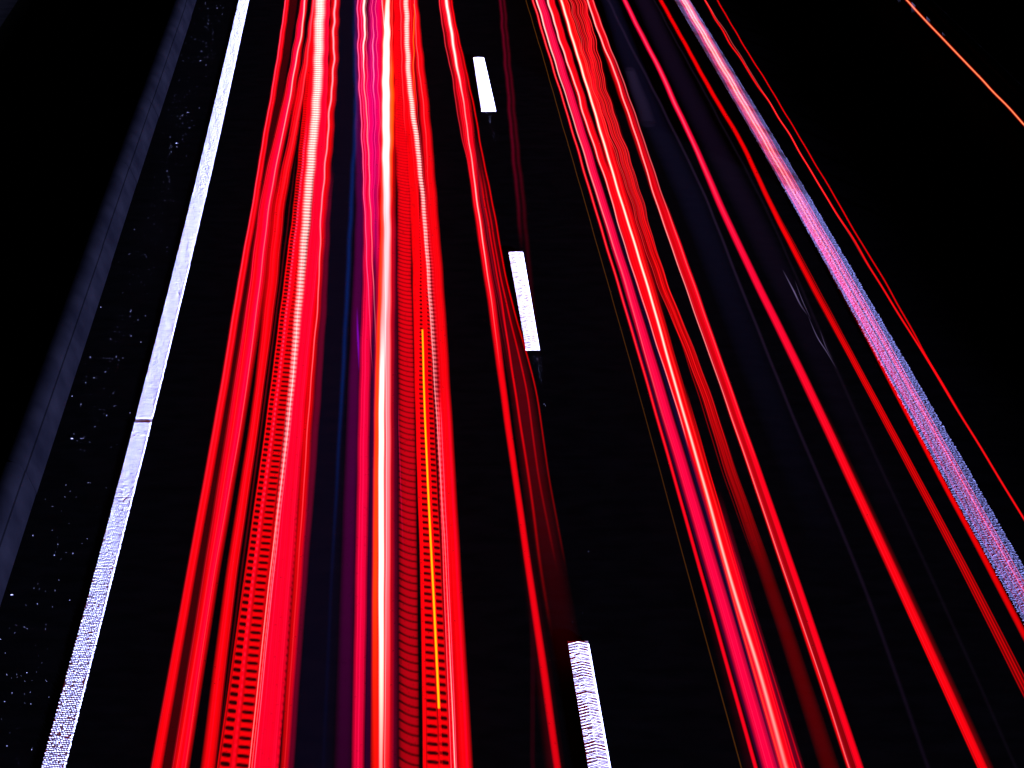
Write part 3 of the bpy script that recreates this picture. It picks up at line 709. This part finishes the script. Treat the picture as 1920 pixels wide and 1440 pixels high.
# trails lying over the right edge line
t = Trail('bundle of pink and salmon light strands running over the right edge line', .62, .45, 23)
t.s([(0, 1283, 15), (120, 1352, 17), (240, 1420, 20), (360, 1489, 24), (480, 1553, 28), (600, 1618, 32), (720, 1688, 36)], (255, 120, 110), 1, 'm', [(0, 1.0), (120, .85), (240, .6), (360, .35), (480, .15), (600, .05), (720, .0)])
for (kk, c, g, fd) in [
    ([(0, 1274, 3), (180, 1376, 3), (360, 1478, 4), (540, 1581, 4), (720, 1681, 3), (1080, 1880, 3)], (255, 80, 150), 1.2, [(0, .8), (540, 1), (720, .5), (1080, .15)]),
    ([(0, 1279, 4), (180, 1384, 4), (360, 1487, 4), (540, 1590, 4), (720, 1693, 3), (1080, 1893, 3)], (255, 215, 200), 1.0, [(0, 1.2), (180, 1.2), (360, .9), (540, .4), (1080, .2)]),
    ([(0, 1284, 4), (180, 1390, 4), (360, 1494, 3), (540, 1598, 3), (720, 1701, 3), (1080, 1903, 3)], (255, 225, 215), 1.0, [(0, 1.1), (180, 1.1), (360, .8), (540, .5), (1080, .35)]),
    ([(0, 1290, 3), (180, 1397, 3), (360, 1502, 3), (540, 1607, 3), (720, 1709, 3), (1080, 1913, 3.5)], (255, 110, 150), 1.0, [(0, .7), (540, .9), (1080, .6)]),
    ([(360, 1483, 10), (540, 1586, 14), (720, 1686, 12), (900, 1782, 10)], (255, 0, 80), .6, [(360, .4), (540, 1), (720, .8), (900, .25)]),
    ([(360, 1497, 8), (540, 1600, 9), (720, 1702, 10), (1080, 1905, 13)], (255, 0, 90), .6, [(360, .5), (720, .9), (1080, .7)])]:
    t.s(kk, c, g, 's', fd)
hair(t, [(0, 1281, 20), (180, 1386, 24), (360, 1490, 28), (540, 1593, 32), (720, 1694, 34), (900, 1793, 34), (1080, 1893, 34)], 12, [(255, 90, 150), (255, 0, 90), (255, 130, 170), (255, 20, 110)], seed=47, gain=(.25, .7), wpx=(1.0, 1.8), wob=.4, fade=[(0, 1), (540, 1), (900, .7), (1080, .5)])

t = Trail('thin red light line right of the right edge line, the nearer to it of two', .80, .55, 24)
t.s([(0, 1322, 4.6), (42, 1345, 4.4), (85, 1371, 4.4), (120, 1395, 4.4), (155, 1417, 4.4), (190, 1441, 4.2), (240, 1472, 4.4), (305, 1511, 4.4), (360, 1544, 4.6), (417, 1580, 4.6), (465, 1610, 4.6), (510, 1636, 4.6), (557, 1665, 4.6), (597, 1690, 4.8), (647, 1722, 4.8), (720, 1766, 5.2), (850, 1845, 5.2), (975, 1921, 5.2)], (255, 12, 18), 1.1, 'm')
t.s([(0, 1322, 2.2), (187, 1440, 2), (360, 1544, 2.2), (540, 1652, 2.2)], (255, 120, 120), .6, 's', [(0, 1), (360, .7), (540, .1)])
t = Trail('thin red light line right of the right edge line, the outer of two', .88, .35, 25)
t.s([(0, 1345, 3.6), (45, 1371, 3.4), (90, 1397, 3.4), (130, 1422, 3.4), (160, 1441, 3.4), (212, 1472, 3.4), (265, 1504, 3.4), (315, 1533, 3.4), (360, 1560, 3.6), (420, 1594, 3.8), (472, 1625, 3.8), (520, 1655, 3.8), (567, 1681, 3.8), (620, 1711, 4), (670, 1738, 4), (720, 1768, 4), (800, 1816, 4)], (255, 0, 8), .95, 'm', [(0, .9), (700, .9), (800, .2)])

# dim ghosts between the bright trails of the right lane
t = Trail('very dim indigo veil of light between the twin lines and the lone band', .9, .5, 26)
t.s([(0, 1142, 36), (180, 1208, 50), (360, 1290, 60), (720, 1430, 70), (1080, 1575, 80)], (11, 9, 27), 1, 'm', [(0, 1), (360, .7), (720, .3), (1080, 0)])
t.s([(130, 1180, 22), (180, 1198, 30), (232, 1216, 34)], (28, 20, 38), 1, 'm', [(130, .9), (232, .6)], ext=False)
t.s([(0, 1140, 8), (360, 1318, 8), (540, 1390, 9), (720, 1462, 10), (1080, 1612, 12), (1440, 1740, 14)], (34, 22, 42), 1, 's', [(0, .6), (360, .9), (720, .6), (1080, .4), (1440, .25)])
t = Trail('very dim violet veil of light right of the lone smooth band', .9, .5, 27)
t.s([(0, 1206, 40), (180, 1292, 48), (360, 1385, 56), (720, 1560, 60), (1080, 1730, 60)], (16, 8, 24), 1, 'm', [(0, 1), (360, .7), (720, .25), (1080, 0)])
t.s([(0, 1226, 6), (360, 1420, 8), (720, 1580, 10), (1080, 1745, 12), (1440, 1905, 12)], (24, 16, 28), 1, 's', [(0, .8), (360, .5), (1440, .25)])
t = Trail('short faint lavender glints, like a scratch, beside the thin red lines', .9, .2, 28)
for kk, g in [([(505, 1467, 3), (545, 1488, 4), (575, 1503, 4), (592, 1515, 3)], 1.0), ([(525, 1490, 2), (560, 1503, 2.5), (600, 1521, 2.5)], .5),
              ([(590, 1514, 2), (640, 1537, 3), (655, 1547, 3), (692, 1569, 2)], .8), ([(618, 1537, 2), (660, 1553, 2), (674, 1561, 2)], .45)]:
    t.s(kk, (120, 104, 150), g, 's', [(kk[0][0], 0), ((kk[0][0] + kk[-1][0]) / 2, 1), (kk[-1][0], 0)], ext=False, step=.1, wob=0)

# glowing strands in place of the lamps' reflection along the guardrail foot
t = Trail('orange-white light line running along the foot of the guardrail', .40, .25, 29)
t.s([(0, 1700, 9), (35, 1732, 9), (80, 1775, 9), (122, 1815, 9), (150, 1842, 9), (172, 1862, 9), (197, 1887, 9), (235, 1921, 9)], (255, 14, 10), .6, 's')
t.s([(0, 1700, 5), (35, 1732, 5), (80, 1775, 5), (122, 1815, 5), (150, 1842, 5), (172, 1862, 5), (197, 1887, 5), (235, 1921, 5)], (255, 190, 120), 1.15, 's')

print('objects', len(bpy.data.objects), 'tris', sum(len(o.data.polygons) * 2 for o in bpy.data.objects if o.type == 'MESH'))
